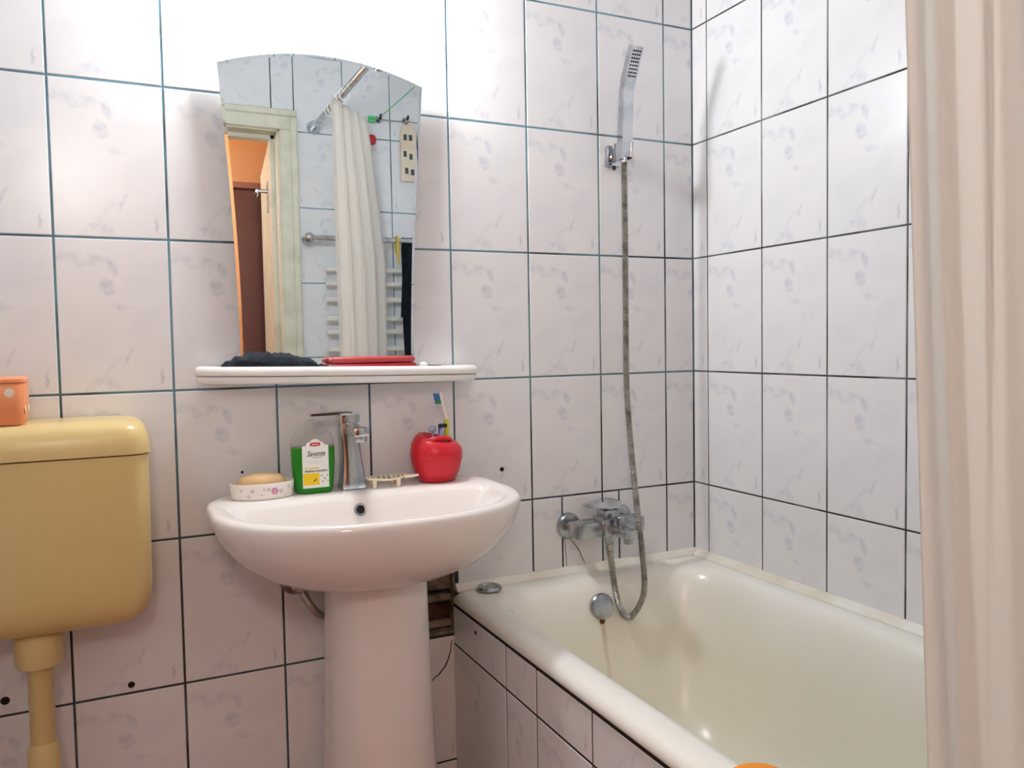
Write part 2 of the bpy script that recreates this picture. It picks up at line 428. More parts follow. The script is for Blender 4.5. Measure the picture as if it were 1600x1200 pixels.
# right wall
wall_right = struct('wall_right', box(nb(), XR + .0013, XR + .12, -1.82, .12, 0, CEIL), GROUT_DARK, 'white marbled tile wall along the long side of the bath', 'wall')
ST = 0.0585
for k in range(-1, 9):
    for j in range(-2, 5):
        y0, y1 = max(ST + k * TW, 0), min(ST + (k + 1) * TW, 1.70)
        z0, z1 = max(ZO + j * TH, BATH_TOP), min(ZO + (j + 1) * TH, CEIL)
        if y1 - y0 < .01: continue
        tile_piece(wall_right, lambda u, z: (XR, -u, z), -math.pi / 2, y0, y1, z0, z1, ST + (k + .5) * TW, ZO + (j + .5) * TH, .0018)

# left wall (beside the cistern)
wall_left = struct('wall_left', box(nb(), XL - .12, XL - .0013, -1.82, .12, 0, CEIL), GROUT, 'white marbled tile wall on the cistern side', 'wall')
for k in range(9):
    for j in range(-4, 5):
        y0, y1 = -1.70 + k * TW, min(-1.70 + (k + 1) * TW, 0)
        z0, z1 = max(ZO + j * TH, 0), min(ZO + (j + 1) * TH, CEIL)
        tile_piece(wall_left, lambda u, z: (XL, u, z), math.pi / 2, y0, y1, z0, z1, -1.70 + (k + .5) * TW, ZO + (j + .5) * TH)

# front wall with the doorway the photographer stands in
DX0, DX1, DZ = -0.16, 0.722, 2.045
bm = nb()
box(bm, XL - .1, DX0, -1.82, YF - G, 0, CEIL); box(bm, DX1, XR + .1, -1.82, YF - G, 0, CEIL); box(bm, DX0, DX1, -1.82, YF - G, DZ, CEIL)
wall_front = struct('wall_front', bm, GROUT, 'white tiled wall with the doorway, seen in the mirror', 'wall')
FT = 0.07
RO = 2.033
for a, b in [(.793 - .02, .973), (.973, 1.175), (1.175, 1.375), (1.375, XR)]:
    for j in range(-7, 2):
        z0, z1 = max(RO + j * .305, 0), min(RO + (j + 1) * .305, CEIL)
        if z1 <= 0: continue
        tile_piece(wall_front, lambda u, z: (-u, YF, z), math.pi, -b, -a, z0, z1, -(a + b) / 2, RO + (j + .5) * .305)
for a, b in [(-.316, -.116), (-.116, .084), (.084, .284), (.284, .484), (.484, .684), (.684, .773)]:
    for z0, z1 in ((DZ + FT, 2.335), (2.335, CEIL)):
        tile_piece(wall_front, lambda u, z: (-u, YF, z), math.pi, -b, -a, z0, z1, -(a + b) / 2, z0 + .12)
for z0 in [RO + j * .305 for j in range(-7, 0)]:
    if z0 + .305 > 0: tile_piece(wall_front, lambda u, z: (-u, YF, z), math.pi, .23, -XL, max(z0, 0), z0 + .305, .29, z0 + .15)

# door frame (trim) and the door leaf opened into the hall
bm = nb()
tf = [(0, .0), (.0, .018), (.012, .024), (.045, .024), (.052, .014), (.066, .014), (FT, .0)]
def casing(bm, x0, x1, z0, z1): box(bm, x0, x1, YF - .004, YF + .016, z0, z1, .004)
casing(bm, DX1 - .012, DX1 + .055, 0, DZ - .0125); casing(bm, DX0 - .055, DX0 + .012, 0, DZ - .0125); casing(bm, DX0 - .055, DX1 + .055, DZ - .012, DZ + .06)
box(bm, DX1 + .03, DX1 + .058, YF, YF + .026, 0, DZ + .0395, .004); box(bm, DX0 - .058, DX0 - .03, YF, YF + .026, 0, DZ + .0395, .004); box(bm, DX0 - .058, DX1 + .058, YF, YF + .026, DZ + .04, DZ + .066, .004)
struct('trim_1', bm, PAINT, 'cream painted door casing reflected in the mirror', 'door frame', 30)
bm = nb()
box(bm, DX1 - .018, DX1, -1.83, YF, 0, DZ, .002); box(bm, DX0, DX0 + .018, -1.83, YF, 0, DZ, .002); box(bm, DX0, DX1, -1.83, YF, DZ - .018, DZ, .002)
box(bm, DX1 - .034, DX1 - .016, -1.83, -1.775, 0, DZ - .016, .002); box(bm, DX0 + .016, DX0 + .026, -1.83, -1.775, 0, DZ - .016, .002); box(bm, DX0, DX1, -1.83, -1.775, DZ - .034, DZ - .016, .002)
struct('trim_2', bm, PAINT, 'cream painted door jamb lining the doorway', 'door jamb', 30)
door = tag(empty('door_1', (DX1 - .03, -1.85, 0)), 'cream painted door leaf standing open into the hall, seen in the mirror', 'door', kind='structure')
bm = nb(); box(bm, 0, .040, -.70, 0, .01, 2.01, .003)
lf = obj('door_leaf', bm, PAINT); lf.parent = door
bm = nb(); box(bm, -.004, 0, -.115, -.075, 1.74, 1.87, .0015); o = obj('lock_plate', bm, DULL_CHROME); o.parent = door
bm = nb(); tube(bm, [(-.002, -.095, 1.83), (-.045, -.095, 1.83)], .008); tube(bm, [(-.045, -.09, 1.83), (-.045, -.20, 1.83)], .008); o = obj('door_handle', bm, DULL_CHROME); o.parent = door
door.rotation_euler = (0, 0, math.radians(6))

# the hall behind the camera (seen only in the mirror)
HY = -3.0
bm = nb(); box(bm, -1.3, 2.0, HY - .1, HY, 0, CEIL)
struct('wall_hall_back', bm, ORANGE_WALL, 'orange painted hall wall seen through the mirrored doorway', 'wall')
bm = nb(); box(bm, -1.4, -1.3, HY, -1.82, 0, CEIL); struct('wall_hall_left', bm, ORANGE_WALL, 'orange painted side wall of the hall by the doorway', 'wall')
bm = nb(); box(bm, 2.0, 2.1, HY, -1.82, 0, CEIL); struct('wall_hall_right', bm, ORANGE_WALL, 'orange painted far side wall of the hall', 'wall')
bm = nb(); box(bm, -1.4, XL - .1, -1.83, -1.82, 0, CEIL); box(bm, XR + .1, 2.1, -1.83, -1.82, 0, CEIL); box(bm, XL - .1, DX0, -1.831, -1.8205, 0, CEIL); box(bm, DX1, XR + .1, -1.831, -1.8205, 0, CEIL); box(bm, DX0, DX1, -1.831, -1.8205, DZ, CEIL)
struct('wall_hall_front', bm, ORANGE_WALL, 'orange painted hall side of the bathroom wall', 'wall')
struct('floor_hall', box(nb(), -1.4, 2.1, HY - .1, -1.82, -.1, -.0), BROWN, 'brown hall floor beyond the doorway', 'floor')
struct('ceiling_hall', box(nb(), -1.4, 2.1, HY - .1, -1.82, CEIL, CEIL + .1), CEILING, 'plain hall ceiling', 'ceiling')
hl = tag(empty('pendant_lamp', (-.1, -2.5, CEIL)), 'round warm white pendant lamp in the hall behind the doorway', 'lamp')
obj('ceiling_rose', lathe(nb(), [(.05, CEIL - .0005), (.045, CEIL - .03), (.01, CEIL - .04)], 24, (-.1, -2.5, 0)), WHITE_PLASTIC, hl)
obj('cord', tube(nb(), [(-.1, -2.5, CEIL - .03), (-.1, -2.5, 2.08)], .004, 8), BLACK, hl)
bm = nb(); bmesh.ops.create_uvsphere(bm, u_segments=32, v_segments=20, radius=.14, matrix=Matrix.Translation((-.1, -2.5, 1.94))); obj('globe', bm, HALLGLOW, hl, smooth=90)
wd = tag(empty('wardrobe', (.85, -2.75, 0)), 'dark brown wardrobe in the hall reflected in the mirror', 'wardrobe')
obj('body', box(nb(), .42, 1.5, -2.99, -2.62, 0, 1.96, .003), BROWN, wd)
obj('top_board', box(nb(), .41, 1.51, -2.995, -2.60, 1.96, 1.99, .003), mat('pink_brown', lin(168, 112, 98), .5), wd)
for a, b in ((.425, .955), (.965, 1.495)):
    d = obj('door', box(nb(), a, b, -2.62, -2.602, .05, 1.95, .003), BROWN, wd)
    obj('knob', lathe(nb(), [(.006, 0), (.006, .012), (.014, .016), (.012, .028)], 16, ((b - .04) if a < .5 else (a + .04), -2.602, 1.05), axis='Y'), DULL_CHROME, d)

# plastic trims between bath and tiles
bm = nb(); prism(bm, [(0.0, .586), (-.018, .586), (-.018, .589), (-.006, .603), (0.0, .603)], .792, XR, 'X'); struct('trim_3', bm, CREAM_TRIM, 'cream plastic edging strip between bath and tap wall', 'edging', 30)
bm = nb(); prism(bm, [(XR, .586), (XR - .020, .586), (XR - .020, .590), (XR - .006, .603), (XR, .603)], -1.70, -.02, 'Y'); struct('trim_4', bm, CREAM_TRIM, 'cream plastic edging strip between bath and long tiled wall', 'edging', 30)

# ================================================================ BATH
bx0, bx1, by0, by1 = .780, 1.487, -1.697, -.003
def br(ix0, ix1, iyb, iyf, r, z, n=8):
    return rrect(bx0 + ix0, bx1 - ix1, by0 + iyf, by1 - iyb, r, z, n)
bath = tag(empty('bathtub', (1.13, -.85, 0)), 'white enamelled bath with cream stained inside, set against the tiled corner', 'bathtub')
bm = nb()
rings(bm, [br(.012, .004, .004, .004, .015, .561), br(.002, 0, 0, 0, .018, .563), br(0, 0, 0, 0, .018, .569), br(.004, .003, .003, .003, .018, .578), br(.014, .01, .01, .01, .018, .585), br(.028, .02, .02, .02, .02, .588),
           br(.052, .045, .055, .055, .10, .587), br(.068, .055, .070, .075, .11, .582), br(.080, .064, .082, .09, .11, .570), br(.088, .072, .092, .10, .11, .55), br(.096, .082, .105, .12, .11, .50),
           br(.112, .10, .13, .18, .12, .38), br(.130, .12, .16, .26, .12, .28), br(.155, .145, .19, .31, .12, .225), br(.20, .19, .25, .40, .12, .195), br(.28, .28, .36, .52, .06, .188)], cap0=False)
obj('tub', bm, ENAMEL, bath, smooth=60)
# overflow cover on the sloping end
ov = Vector((1.1275, -.106, .527)); tilt = Matrix.Translation(ov) @ Matrix.Rotation(math.radians(-14), 4, 'X')
bm = nb(); lathe(bm, [(.030, .012), (.031, 0), (.031, -.006), (.028, -.010), (.026, -.0105)], 32, axis='Y'); bmesh.ops.transform(bm, matrix=tilt, verts=bm.verts[:]); obj('overflow_cover', bm, DULL_CHROME, bath)
bm = nb(); lathe(bm, [(.004, 0), (.008, -.003), (.003, -.006)], 12, (1.127, -.108, .492), axis='Y'); obj('rust_drip', bm, RUST, bath)
bm = nb(); lathe(bm, [(.036, .189), (.034, .193), (.022, .192), (.020, .186)], 24, (1.13, -.48, 0)); obj('drain', bm, CHROME, bath)
# tiled front panel of the bath
panel = struct('wall_bath_front', box(nb(), .7885, .81, -1.70, 0, 0, .560), mat('panel_joint', lin(40, 36, 34), .9), 'tiled bath front wall below the white rim, next to the pedestal', 'bath panel')
cols = [0, .288, .423, .625, .832, 1.03, 1.23, 1.43, 1.70]
cols2 = [0, .288, .423, .625, .832, 1.03, 1.23, 1.43, 1.70]
for a, b in zip(cols[:-1], cols[1:]):
    tile_piece(panel, lambda u, z: (.787, -u, z), -math.pi / 2, a, b, .461, .5525, (a + b) / 2, .461 + .15, .0024)
for a, b in zip(cols2[:-1], cols2[1:]):
    for z0, z1 in ((0.0, .162), (.162, .461)):
        tile_piece(panel, lambda u, z: (.787, -u, z), -math.pi / 2, a, b, z0, z1, (a + b) / 2, z1 - .15, .0024)
bm = nb(); lathe(bm, [(.005, 0), (.0045, -.001)], 12, (.787, -.134, .541 - .012), axis='X'); obj('drill_hole', bm, HOLE, panel)
# drain plug ring lying on the rim
plug = tag(empty('bath_plug', (.862, -.042, .588)), 'dull chrome drain ring lying on the bath corner beside the basin', 'plug')
obj('ring', lathe(nb(), [(.022, 0), (.028, .002), (.030, .006), (.027, .011), (.020, .012), (.017, .008)], 32, (.862, -.042, .588)), DULL_CHROME, plug)
obj('centre', lathe(nb(), [(.014, .006), (.014, .010), (.008, .013), (.003, .013)], 24, (.862, -.042, .588)), STEEL, plug)
# orange thing on the front rim
sp_ = tag(obj('sponge', lathe(nb(), [(.026, 0), (.036, .005), (.039, .013), (.034, .022), (.02, .027), (.006, .028)], 28, (.814, -.985, .588), 1.1, .9), ORANGE_BRIGHT), 'orange rounded sponge on the bath rim at the bottom edge of the photo', 'sponge')

# ================================================================ BASIN
CX, CY = .54, -.2
def oval(a, f, b, z, nf=2.25, nback=4.5, cy=CY, cx=CX, N=72):
    out = []
    for k in range(N):
        t = 2 * math.pi * k / N; c, s = math.cos(t), math.sin(t)
        if s >= 0: e = 2 / nback; y = b * abs(s) ** e; x = a * math.copysign(abs(c) ** e, c)
        else: e = 2 / nf; y = -f * abs(s) ** e; x = a * math.copysign(abs(c) ** e, c)
        out.append((cx + x, cy + y, z))
    return out
basin = tag(empty('wash_basin', (CX, CY, .715)), 'white oval ceramic wash basin on a pedestal below the mirror', 'basin')
bm = nb()
rings(bm, [oval(.105, .10, .125, .712), oval(.14, .13, .155, .716), oval(.18, .16, .18, .727), oval(.222, .19, .192, .746), oval(.256, .217, .197, .772), oval(.281, .237, .198, .805), oval(.294, .247, .1985, .832), oval(.299, .251, .1985, .850),
           oval(.298, .250, .1985, .858), oval(.293, .246, .197, .8635), oval(.284, .238, .194, .865),
           oval(.270, .226, .070, .8635, 2.25, 3.2), oval(.263, .219, .058, .860, 2.25, 3), oval(.255, .211, .050, .850, 2.25, 2.8), oval(.240, .196, .042, .825, 2.25, 2.6), oval(.212, .168, .030, .79, 2.2, 2.4), oval(.165, .125, .010, .762, 2.1, 2.2), oval(.09, .065, -.03, .748, 2, 2), oval(.03, .05, -.05, .745, 2, 2)])
obj('bowl', bm, PORCELAIN, basin, smooth=70)
bm = nb(); tilt = Matrix.Translation((.531, -.1575, .833)) @ Matrix.Rotation(math.radians(-18), 4, 'X')
lathe(bm, [(.0125, .006), (.0130, -.001), (.0115, -.0035), (.0085, -.003), (.0080, .004)], 28, axis='Y'); bmesh.ops.transform(bm, matrix=tilt, verts=bm.verts[:]); o = obj('overflow_ring', bm, DULL_CHROME, basin)
bm = nb(); lathe(bm, [(.0080, -.0012), (.006, -.0014)], 20, axis='Y'); bmesh.ops.transform(bm, matrix=tilt, verts=bm.verts[:]); obj('overflow_hole', bm, HOLE, o)
obj('drain', lathe(nb(), [(.02, .744), (.021, .750), (.016, .751), (.012, .748)], 24, (CX, -.25, 0)), CHROME, basin)
ped = tag(empty('pedestal', (.552, -.2, 0)), 'tall white ceramic pedestal column under the wash basin', 'pedestal')
bm = nb()
rings(bm, [oval(a, f, b, z, 2.3, 3.5, -.19, .554, 48) for z, a, f, b in ((0, .135, .135, .15), (.02, .132, .132, .15), (.06, .122, .125, .145), (.2, .112, .115, .14), (.4, .103, .106, .135), (.6, .097, .10, .13), (.69, .095, .098, .13), (.7115, .095, .098, .12))])
obj('column', bm, PORCELAIN, ped, smooth=60)

# supply valve and hose left of the pedestal, second hose on the right
vl = tag(empty('angle_valve', (.425, -.02, .665)), 'chrome angle valve with a flexible hose left of the pedestal', 'valve')
obj('flange', lathe(nb(), [(.034, 0), (.033, -.008), (.022, -.020), (.014, -.022)], 24, (.425, -.0005, .668), axis='Y'), DULL_CHROME, vl)
obj('valve_body', tube(nb(), [(.425, -.018, .668), (.425, -.045, .668)], .013, 16), DULL_CHROME, vl)
obj('knob', lathe(nb(), [(.013, -.044), (.018, -.050), (.018, -.064), (.013, -.068)], 12, (.425, 0, .668), axis='Y'), DULL_CHROME, vl)
obj('flexible_hose', tube(nb(), spline([(.428, -.035, .664), (.434, -.045, .645), (.445, -.055, .622), (.460, -.055, .602), (.482, -.048, .590), (.51, -.042, .592), (.54, -.036, .63), (.55, -.034, .708)], 8), .0085, 12), STEEL, vl)
vr = tag(empty('supply_hose', (.70, -.03, .66)), 'thin pale supply hose in front of the broken tile beside the bath', 'hose')
obj('hose', tube(nb(), spline([(.735, .02, .74), (.725, -.02, .70), (.712, -.045, .665), (.695, -.050, .640), (.665, -.046, .630), (.62, -.040, .66)], 8), .007, 10), mat('grey_hose', lin(176, 166, 156), .5), vr)
obj('nut', tube(nb(), [(.737, .024, .748), (.730, -.003, .718)], .011, 6), DULL_CHROME, vr)

# ================================================================ BASIN TAP
DK = .8645
tap = tag(empty('basin_mixer_tap', (.536, -.075, DK)), 'chrome single lever mixer tap on the wash basin, lever turned left', 'tap')
def sq(cx, cy, w, d, z, r=.006, n=3): return rrect(cx - w / 2, cx + w / 2, cy - d / 2, cy + d / 2, r, z, n)
bm = nb()
rings(bm, [sq(.536, -.075, .052, .052, DK), sq(.536, -.075, .052, .052, DK + .004), sq(.536, -.075, .046, .046, DK + .03), sq(.534, -.075, .040, .041, DK + .065), sq(.532, -.075, .038, .040, DK + .095), sq(.531, -.075, .040, .042, DK + .122), sq(.531, -.075, .040, .042, DK + .136)])
obj('body', bm, CHROME, tap, smooth=25)
bm = nb()
box(bm, .517, .549, -.178, -.075, .982, .9995, .003, 2); obj('spout', bm, CHROME, tap)
obj('aerator', lathe(nb(), [(.0125, -.008), (.0135, -.005), (.0135, .006)], 24, (.533, -.162, .979)), DULL_CHROME, tap)
obj('collar', lathe(nb(), [(.0185, 1.000), (.0185, 1.004)], 24, (.531, -.075, 0)), DULL_CHROME, tap)
lv = bm = nb(); rings(bm, [sq(.531, -.075, .042, .042, 1.003, .005), sq(.531, -.075, .042, .042, 1.020, .005), sq(.531, -.075, .038, .038, 1.0235, .005)]); lv = obj('lever_head', bm, CHROME, tap, smooth=25)
bm = nb(); rings(bm, [[(.535, y, z) for y, z in ((-.094, 1.019), (-.056, 1.019), (-.056, 1.027), (-.094, 1.027))], [(.510, y, z) for y, z in ((-.092, 1.021), (-.058, 1.021), (-.058, 1.0275), (-.092, 1.0275))], [(.452, y, z) for y, z in ((-.088, 1.0205), (-.062, 1.0205), (-.062, 1.0250), (-.088, 1.0250))]])
obj('lever', bm, CHROME, lv, smooth=25)
obj('indicator', lathe(nb(), [(.005, .0), (.005, -.0012), (.0035, -.0014)], 14, (.522, -.096, 1.011), axis='Y'), DULL_CHROME, lv)

# ================================================================ THINGS ON THE BASIN
# soap dish with a bar of soap
dish = tag(empty('soap_dish', (.352, -.085, DK)), 'white oval soap dish with pink flower print at the left end of the basin', 'soap dish')
obj('dish_body', lathe(nb(), [(.058, 0), (.0600, .002), (.0625, .030), (.0615, .0315), (.060, .030), (.058, .010), (.03, .008)], 48, (.352, -.085, DK), 1, .62), mat('dish_white', lin(246, 240, 232), .3), dish)
def on_dish(ang, h):
    r = .0612 + (.0012 * h / .03)
    a = math.radians(ang); return Vector((.352 + r * math.cos(a), -.085 + .62 * r * math.sin(a), DK + h)), Vector((math.cos(a) * .62, math.sin(a), 0)).normalized()
def flower(bm, ang, h, R, petals=6):
    p, n_ = on_dish(ang, h); t = Vector((-n_.y, n_.x, 0)); u = Vector((0, 0, 1))
    for k in range(petals):
        th = 2 * math.pi * k / petals; d = t * math.cos(th) + u * math.sin(th); e = -t * math.sin(th) + u * math.cos(th)
        c = p + d * R * .62
        vs = [bm.verts.new(c + d * R * .38 * math.cos(q) + e * R * .22 * math.sin(q) + n_ * .0009) for q in (2 * math.pi * m_ / 8 for m_ in range(8))]
        bm.faces.new(vs)
for an, h, R in ((287, .016, .0075), (276, .020, .003)):
    bm = nb(); flower(bm, an, h, R); obj('flower_print', bm, PINK, dish, smooth=0)
for an, h, R in ((247, .018, .004), (240, .008, .0035), (300, .014, .0045), (318, .022, .0035), (333, .016, .004), (225, .02, .003), (268, .020, .003), (263, .010, .002), (308, .007, .002)):
    bm = nb(); flower(bm, an, h, R, 7); obj('flower_print', bm, LILAC, dish, smooth=0)
soap = tag(obj('soap_bar', lathe(nb(), [(.020, .009), (.040, .012), (.047, .022), (.047, .032), (.040, .043), (.022, .047), (.004, .0475)], 40, (.352, -.085, DK), 1, .60), SOAP, smooth=70), 'cream coloured bar of soap lying in the flowered dish', 'soap')

# green liquid soap bottle
bt = tag(empty('soap_bottle', (.456, -.085, DK)), 'half full bottle of green liquid soap with white and yellow label', 'bottle')
BX, BYY = .4545, -.082
def bo(w, d, z, sh=0): return oval(w, d, d, z, 2.8, 2.8, BYY, BX + sh, 48)
def bprof(z):  # half width, half depth by height above the deck
    pts = [(0, .035, .019), (.004, .038, .021), (.03, .041, .022), (.06, .0435, .022), (.09, .0440, .022), (.105, .043, .0215), (.12, .038, .020), (.130, .030, .018), (.136, .018, .015), (.140, .014, .014), (.146, .014, .014)]
    for (a, w0, d0), (b, w1, d1) in zip(pts[:-1], pts[1:]):
        if a <= z <= b: t = (z - a) / (b - a); return w0 + (w1 - w0) * t, d0 + (d1 - d0) * t
    return pts[-1][1:]
LIQ = .094
bm = nb(); rings(bm, [bo(*bprof(z), DK + z) for z in (0, .004, .015, .03, .045, .06, .075, .09, LIQ)]); obj('liquid_body', bm, GREEN, bt, smooth=50)
bm = nb(); rings(bm, [bo(*bprof(z), DK + z) for z in (LIQ + .0006, .10, .105, .112, .12, .125, .130, .136, .140, .146)], cap0=False); obj('clear_shoulder', bm, CLEAR, bt, smooth=50)
bm = nb(); lathe(bm, [(.0145, .1465), (.0145, .149), (.012, .150)], 24, (BX, BYY, DK)); obj('neck_rim', bm, CLEAR, bt)
ly = BYY - .0228
lab = [(-.0265, .012), (.0265, .012), (.0265, .098), (.0185, .0985), (.0175, .104), (.011, .105), (.007, .110), (0, .1115), (-.007, .110), (-.011, .105), (-.0175, .104), (-.0185, .0985), (-.0265, .098)]
LX = BX + .0005
bm = nb(); prism(bm, [(LX + a, DK + b) for a, b in lab], ly, ly + .001); lb = obj('label', bm, LABEL, bt, smooth=0)
def patch(name, x0, x1, z0, z1, m, lift=.0003):
    bm = nb(); box(bm, LX + x0, LX + x1, ly - lift, ly + .0002, DK + z0, DK + z1); o = obj(name, bm, m, bt, smooth=0)
    return o
patch('yellow_field', -.0255, .007, .018, .042, LABEL_YELLOW); patch('yellow_field', -.0255, .006, .0505, .0535, mat('label_pale_yellow', lin(232, 216, 130), .5))
patch('grey_line', -.018, .012, .066, .0663, GREY_INK); patch('grey_line', -.012, .010, .0615, .0618, GREY_INK)
bm = nb(); pts = []
for k in range(24):
    a = 2 * math.pi * k / 24; pts.append((LX + .0108 * math.copysign(abs(math.cos(a)) ** .6, math.cos(a)), DK + .1005 + .0038 * math.copysign(abs(math.sin(a)) ** .7, math.sin(a))))
prism(bm, pts, ly - .0004, ly + .0002); obj('red_badge', bm, LABEL_RED, bt, smooth=0)
def text(body, size, x, z, y, m, parent, name, shear=0.0, bold=0.0, sx=1.0):
    cu = bpy.data.curves.new('t', 'FONT'); cu.body = body; cu.size = size; cu.align_x = 'CENTER'; cu.shear = shear; cu.offset = bold; cu.extrude = .00012; cu.resolution_u = 3
    to = bpy.data.objects.new('t', cu); COL.objects.link(to)
    dg = bpy.context.evaluated_depsgraph_get(); me = bpy.data.meshes.new_from_object(to.evaluated_get(dg))
    bpy.data.objects.remove(to)
    bm = nb(); bm.from_mesh(me); bpy.data.meshes.remove(me)
    bmesh.ops.transform(bm, matrix=Matrix.Translation((x, y, z)) @ Matrix.Rotation(math.pi / 2, 4, 'X') @ Matrix.Diagonal((sx, 1, 1, 1)), verts=bm.verts[:])
    return obj(name, bm, m, parent, smooth=0)
text('Savonte', .0150, LX + .001, DK + .0770, ly - .0003, INK, bt, 'brand_lettering', .35, .0001, .76)
bm = nb(); tube(bm, spline([(LX - .006, ly - .0003, DK + .0745), (LX + .004, ly - .0003, DK + .0735), (LX + .014, ly - .0003, DK + .0755)], 6), .0004, 6); obj('lettering_swash', bm, INK, bt)
text('MUSETEL & GLICERINA', .0048, LX + .001, DK + .0445, ly - .0003, INK, bt, 'scent_lettering', 0, .00012, .93)
text('SAPUN', .0042, LX, DK + .0990, ly - .0006, LABEL, bt, 'badge_lettering', 0, .0001, 1.1)
for (a, b, r) in ((.012, .036, .003), (.018, .030, .0035), (.014, .024, .003), (.023, .036, .003), (.024, .025, .0025)):
    bm = nb(); lathe(bm, [(r, .0002), (r * .9, -.0004)], 10, (LX + a, ly, DK + b), axis='Y'); fl = obj('chamomile_print', bm, mat('petal_white', lin(222, 220, 210), .6), bt)
    bm = nb(); lathe(bm, [(r * .35, -.0003), (r * .3, -.0007)], 8, (LX + a, ly, DK + b), axis='Y'); obj('flower_centre', bm, mat('petal_centre', lin(120, 110, 60), .6), fl)
bm = nb(); prism(bm, [(LX - .006, DK + .024), (LX - .003, DK + .0285), (LX + .003, DK + .031), (LX - .001, DK + .026)], ly - .0005, ly + .0002); obj('drop_print', bm, mat('brown_print', lin(110, 66, 14), .6), bt, smooth=0)

# slotted soap saver on legs
sv = tag(empty('soap_saver', (.607, -.085, DK)), 'small cream slotted soap rest on little legs beside the tap', 'soap rest')
bm = nb(); cxs, cys = .606, -.088
rings(bm, [[(cxs + .047 * r * math.cos(a), cys + .030 * r * math.sin(a), DK + z + .002 * math.cos(2 * a)) for a in (2 * math.pi * k / 36 for k in range(36))] for r, z in ((.86, .016), (1.0, .0175), (1.0, .0205), (.88, .0205), (.84, .018))], cap0=False, cap1=False); obj('rim', bm, SAVER, sv)
for k in range(7):
    xx = -.033 + k * .011; hw = .030 * math.sqrt(max(0, 1 - (xx / .043) ** 2)) * .92
    bm = nb(); tube(bm, spline([(cxs + xx - .006, cys - hw, DK + .018), (cxs + xx, cys, DK + .0205), (cxs + xx + .006, cys + hw, DK + .018)], 4), .0024, 8); obj('slat', bm, SAVER, sv)
for sx, sy in ((-.030, -.018), (.020, -.024), (-.030, .018), (.020, .022)):
    bm = nb(); rings(bm, [sq(cxs + sx, cys + sy, .007, .006, DK, .001), sq(cxs + sx, cys + sy, .010, .008, DK + .018, .001)]); obj('leg', bm, SAVER, sv)
bm = nb(); tube(bm, [(cxs + .038, cys - .014, DK + .018), (cxs + .054, cys - .020, DK + .0195), (cxs + .066, cys - .022, DK + .0205)], [.004, .0035, .002], 8); obj('tail', bm, SAVER, sv)

# red toothbrush holder
KX, KY = .724, -.082
cup = tag(empty('toothbrush_holder', (KX, KY, DK)), 'glossy red apple shaped toothbrush holder on the basin', 'toothbrush holder')
bm = nb()
prof = [(.036, 0), (.041, .002), (.050, .022), (.0565, .048), (.058, .062), (.0555, .078), (.048, .090), (.040, .0955), (.034, .0945), (.030, .086), (.026, .07)]
rs = []
for r, h in prof:
    rs.append([(KX + r * math.cos(a), KY + r * .92 * math.sin(a), DK + h + (.010 * math.cos(a - 2.5) * max(0, (h - .06) / .035) if h > .06 else 0)) for a in (2 * math.pi * k / 40 for k in range(40))])
rings(bm, rs); obj('cup_body', bm, RED, cup, smooth=60)
bm = nb(); tube(bm, spline([(KX - .047, KY - .01, DK + .079), (KX - .035, KY - .024, DK + .089), (KX - .012, KY - .034, DK + .096), (KX + .012, KY - .03, DK + .0955), (KX + .026, KY - .018, DK + .090)], 6), [.002] + [.0055] * 23 + [.002], 10); obj('rim_fold', bm, RED, cup, smooth=60)
bm = nb(); rs = []
for h, o_ in ((.0545, .0), (.0550, .0008), (.0560, .0008), (.0565, 0)):
    rs.append([(KX + (.0573 + o_) * math.cos(a), KY + (.0573 + o_) * .92 * math.sin(a), DK + h + .004 * math.sin(3 * a)) for a in (2 * math.pi * k / 40 for k in range(40))])
rings(bm, rs, False, False); obj('moulded_ridge', bm, RED, cup, smooth=60)
tb = tag(empty('toothbrush', (.745, -.08, .90)), 'white and lime toothbrush standing in the red holder', 'toothbrush')
obj('grip', tube(nb(), spline([(.740, -.082, .885), (.7475, -.080, .95), (.7500, -.079, .975), (.7500, -.078, .998)], 5), [.004] * 6 + [.0058] * 9 + [.0045], 10), LIME, tb)
obj('neck', tube(nb(), spline([(.7500, -.078, .997), (.7460, -.078, 1.018), (.7400, -.077, 1.038), (.7370, -.077, 1.058)], 5), [.0040] * 5 + [.0034] * 6 + [.0048] * 4 + [.003], 10), BRUSH_WHITE, tb)
for k, (x, z) in enumerate(((.7335, 1.036), (.7315, 1.044), (.7300, 1.052))):
    bm = nb(); box(bm, x - .007, x + .004, -.083, -.071, z - .0036, z + .0036, .0008); obj('bristles', bm, BRISTLE_G if k < 1 else BRISTLE_B, tb)
rz = tag(empty('razor', (.735, -.085, .90)), 'blue disposable razor with dark head in the red holder', 'razor')
obj('handle', tube(nb(), spline([(.722, -.084, .885), (.728, -.087, .945), (.7310, -.090, .965), (.7305, -.092, .985)], 5), [.003] * 6 + [.0048] * 9 + [.003], 10), BLUE, rz)
bm = nb(); box(bm, .7250, .7450, -.099, -.090, .982, .990, .002); obj('blade_head', bm, mat('razor_dark', lin(24, 28, 44), .4), rz)
bm = nb(); tube(bm, [(.7255, -.095, .951), (.7320, -.096, .980)], .0028, 8); tube(bm, [(.7355, -.095, .951), (.7300, -.096, .980)], .0028, 8); obj('handle_ribs', bm, PALE_BLUE, rz)
rz2 = tag(empty('razor', (.715, -.075, .90)), 'clear blue razor guard leaning left in the red holder', 'razor')
obj('guard', lathe(nb(), [(.002, -.007), (.0085, -.004), (.0095, .002), (.006, .007), (.002, .008)], 14, (.7150, -.084, .978), 1, .6), mat('clear_blue', lin(196, 206, 236), .15, Transmission_Weight=.4), rz2)
obj('handle', tube(nb(), [(.716, -.082, .89), (.7165, -.083, .972)], .003, 8), PALE_BLUE, rz2)

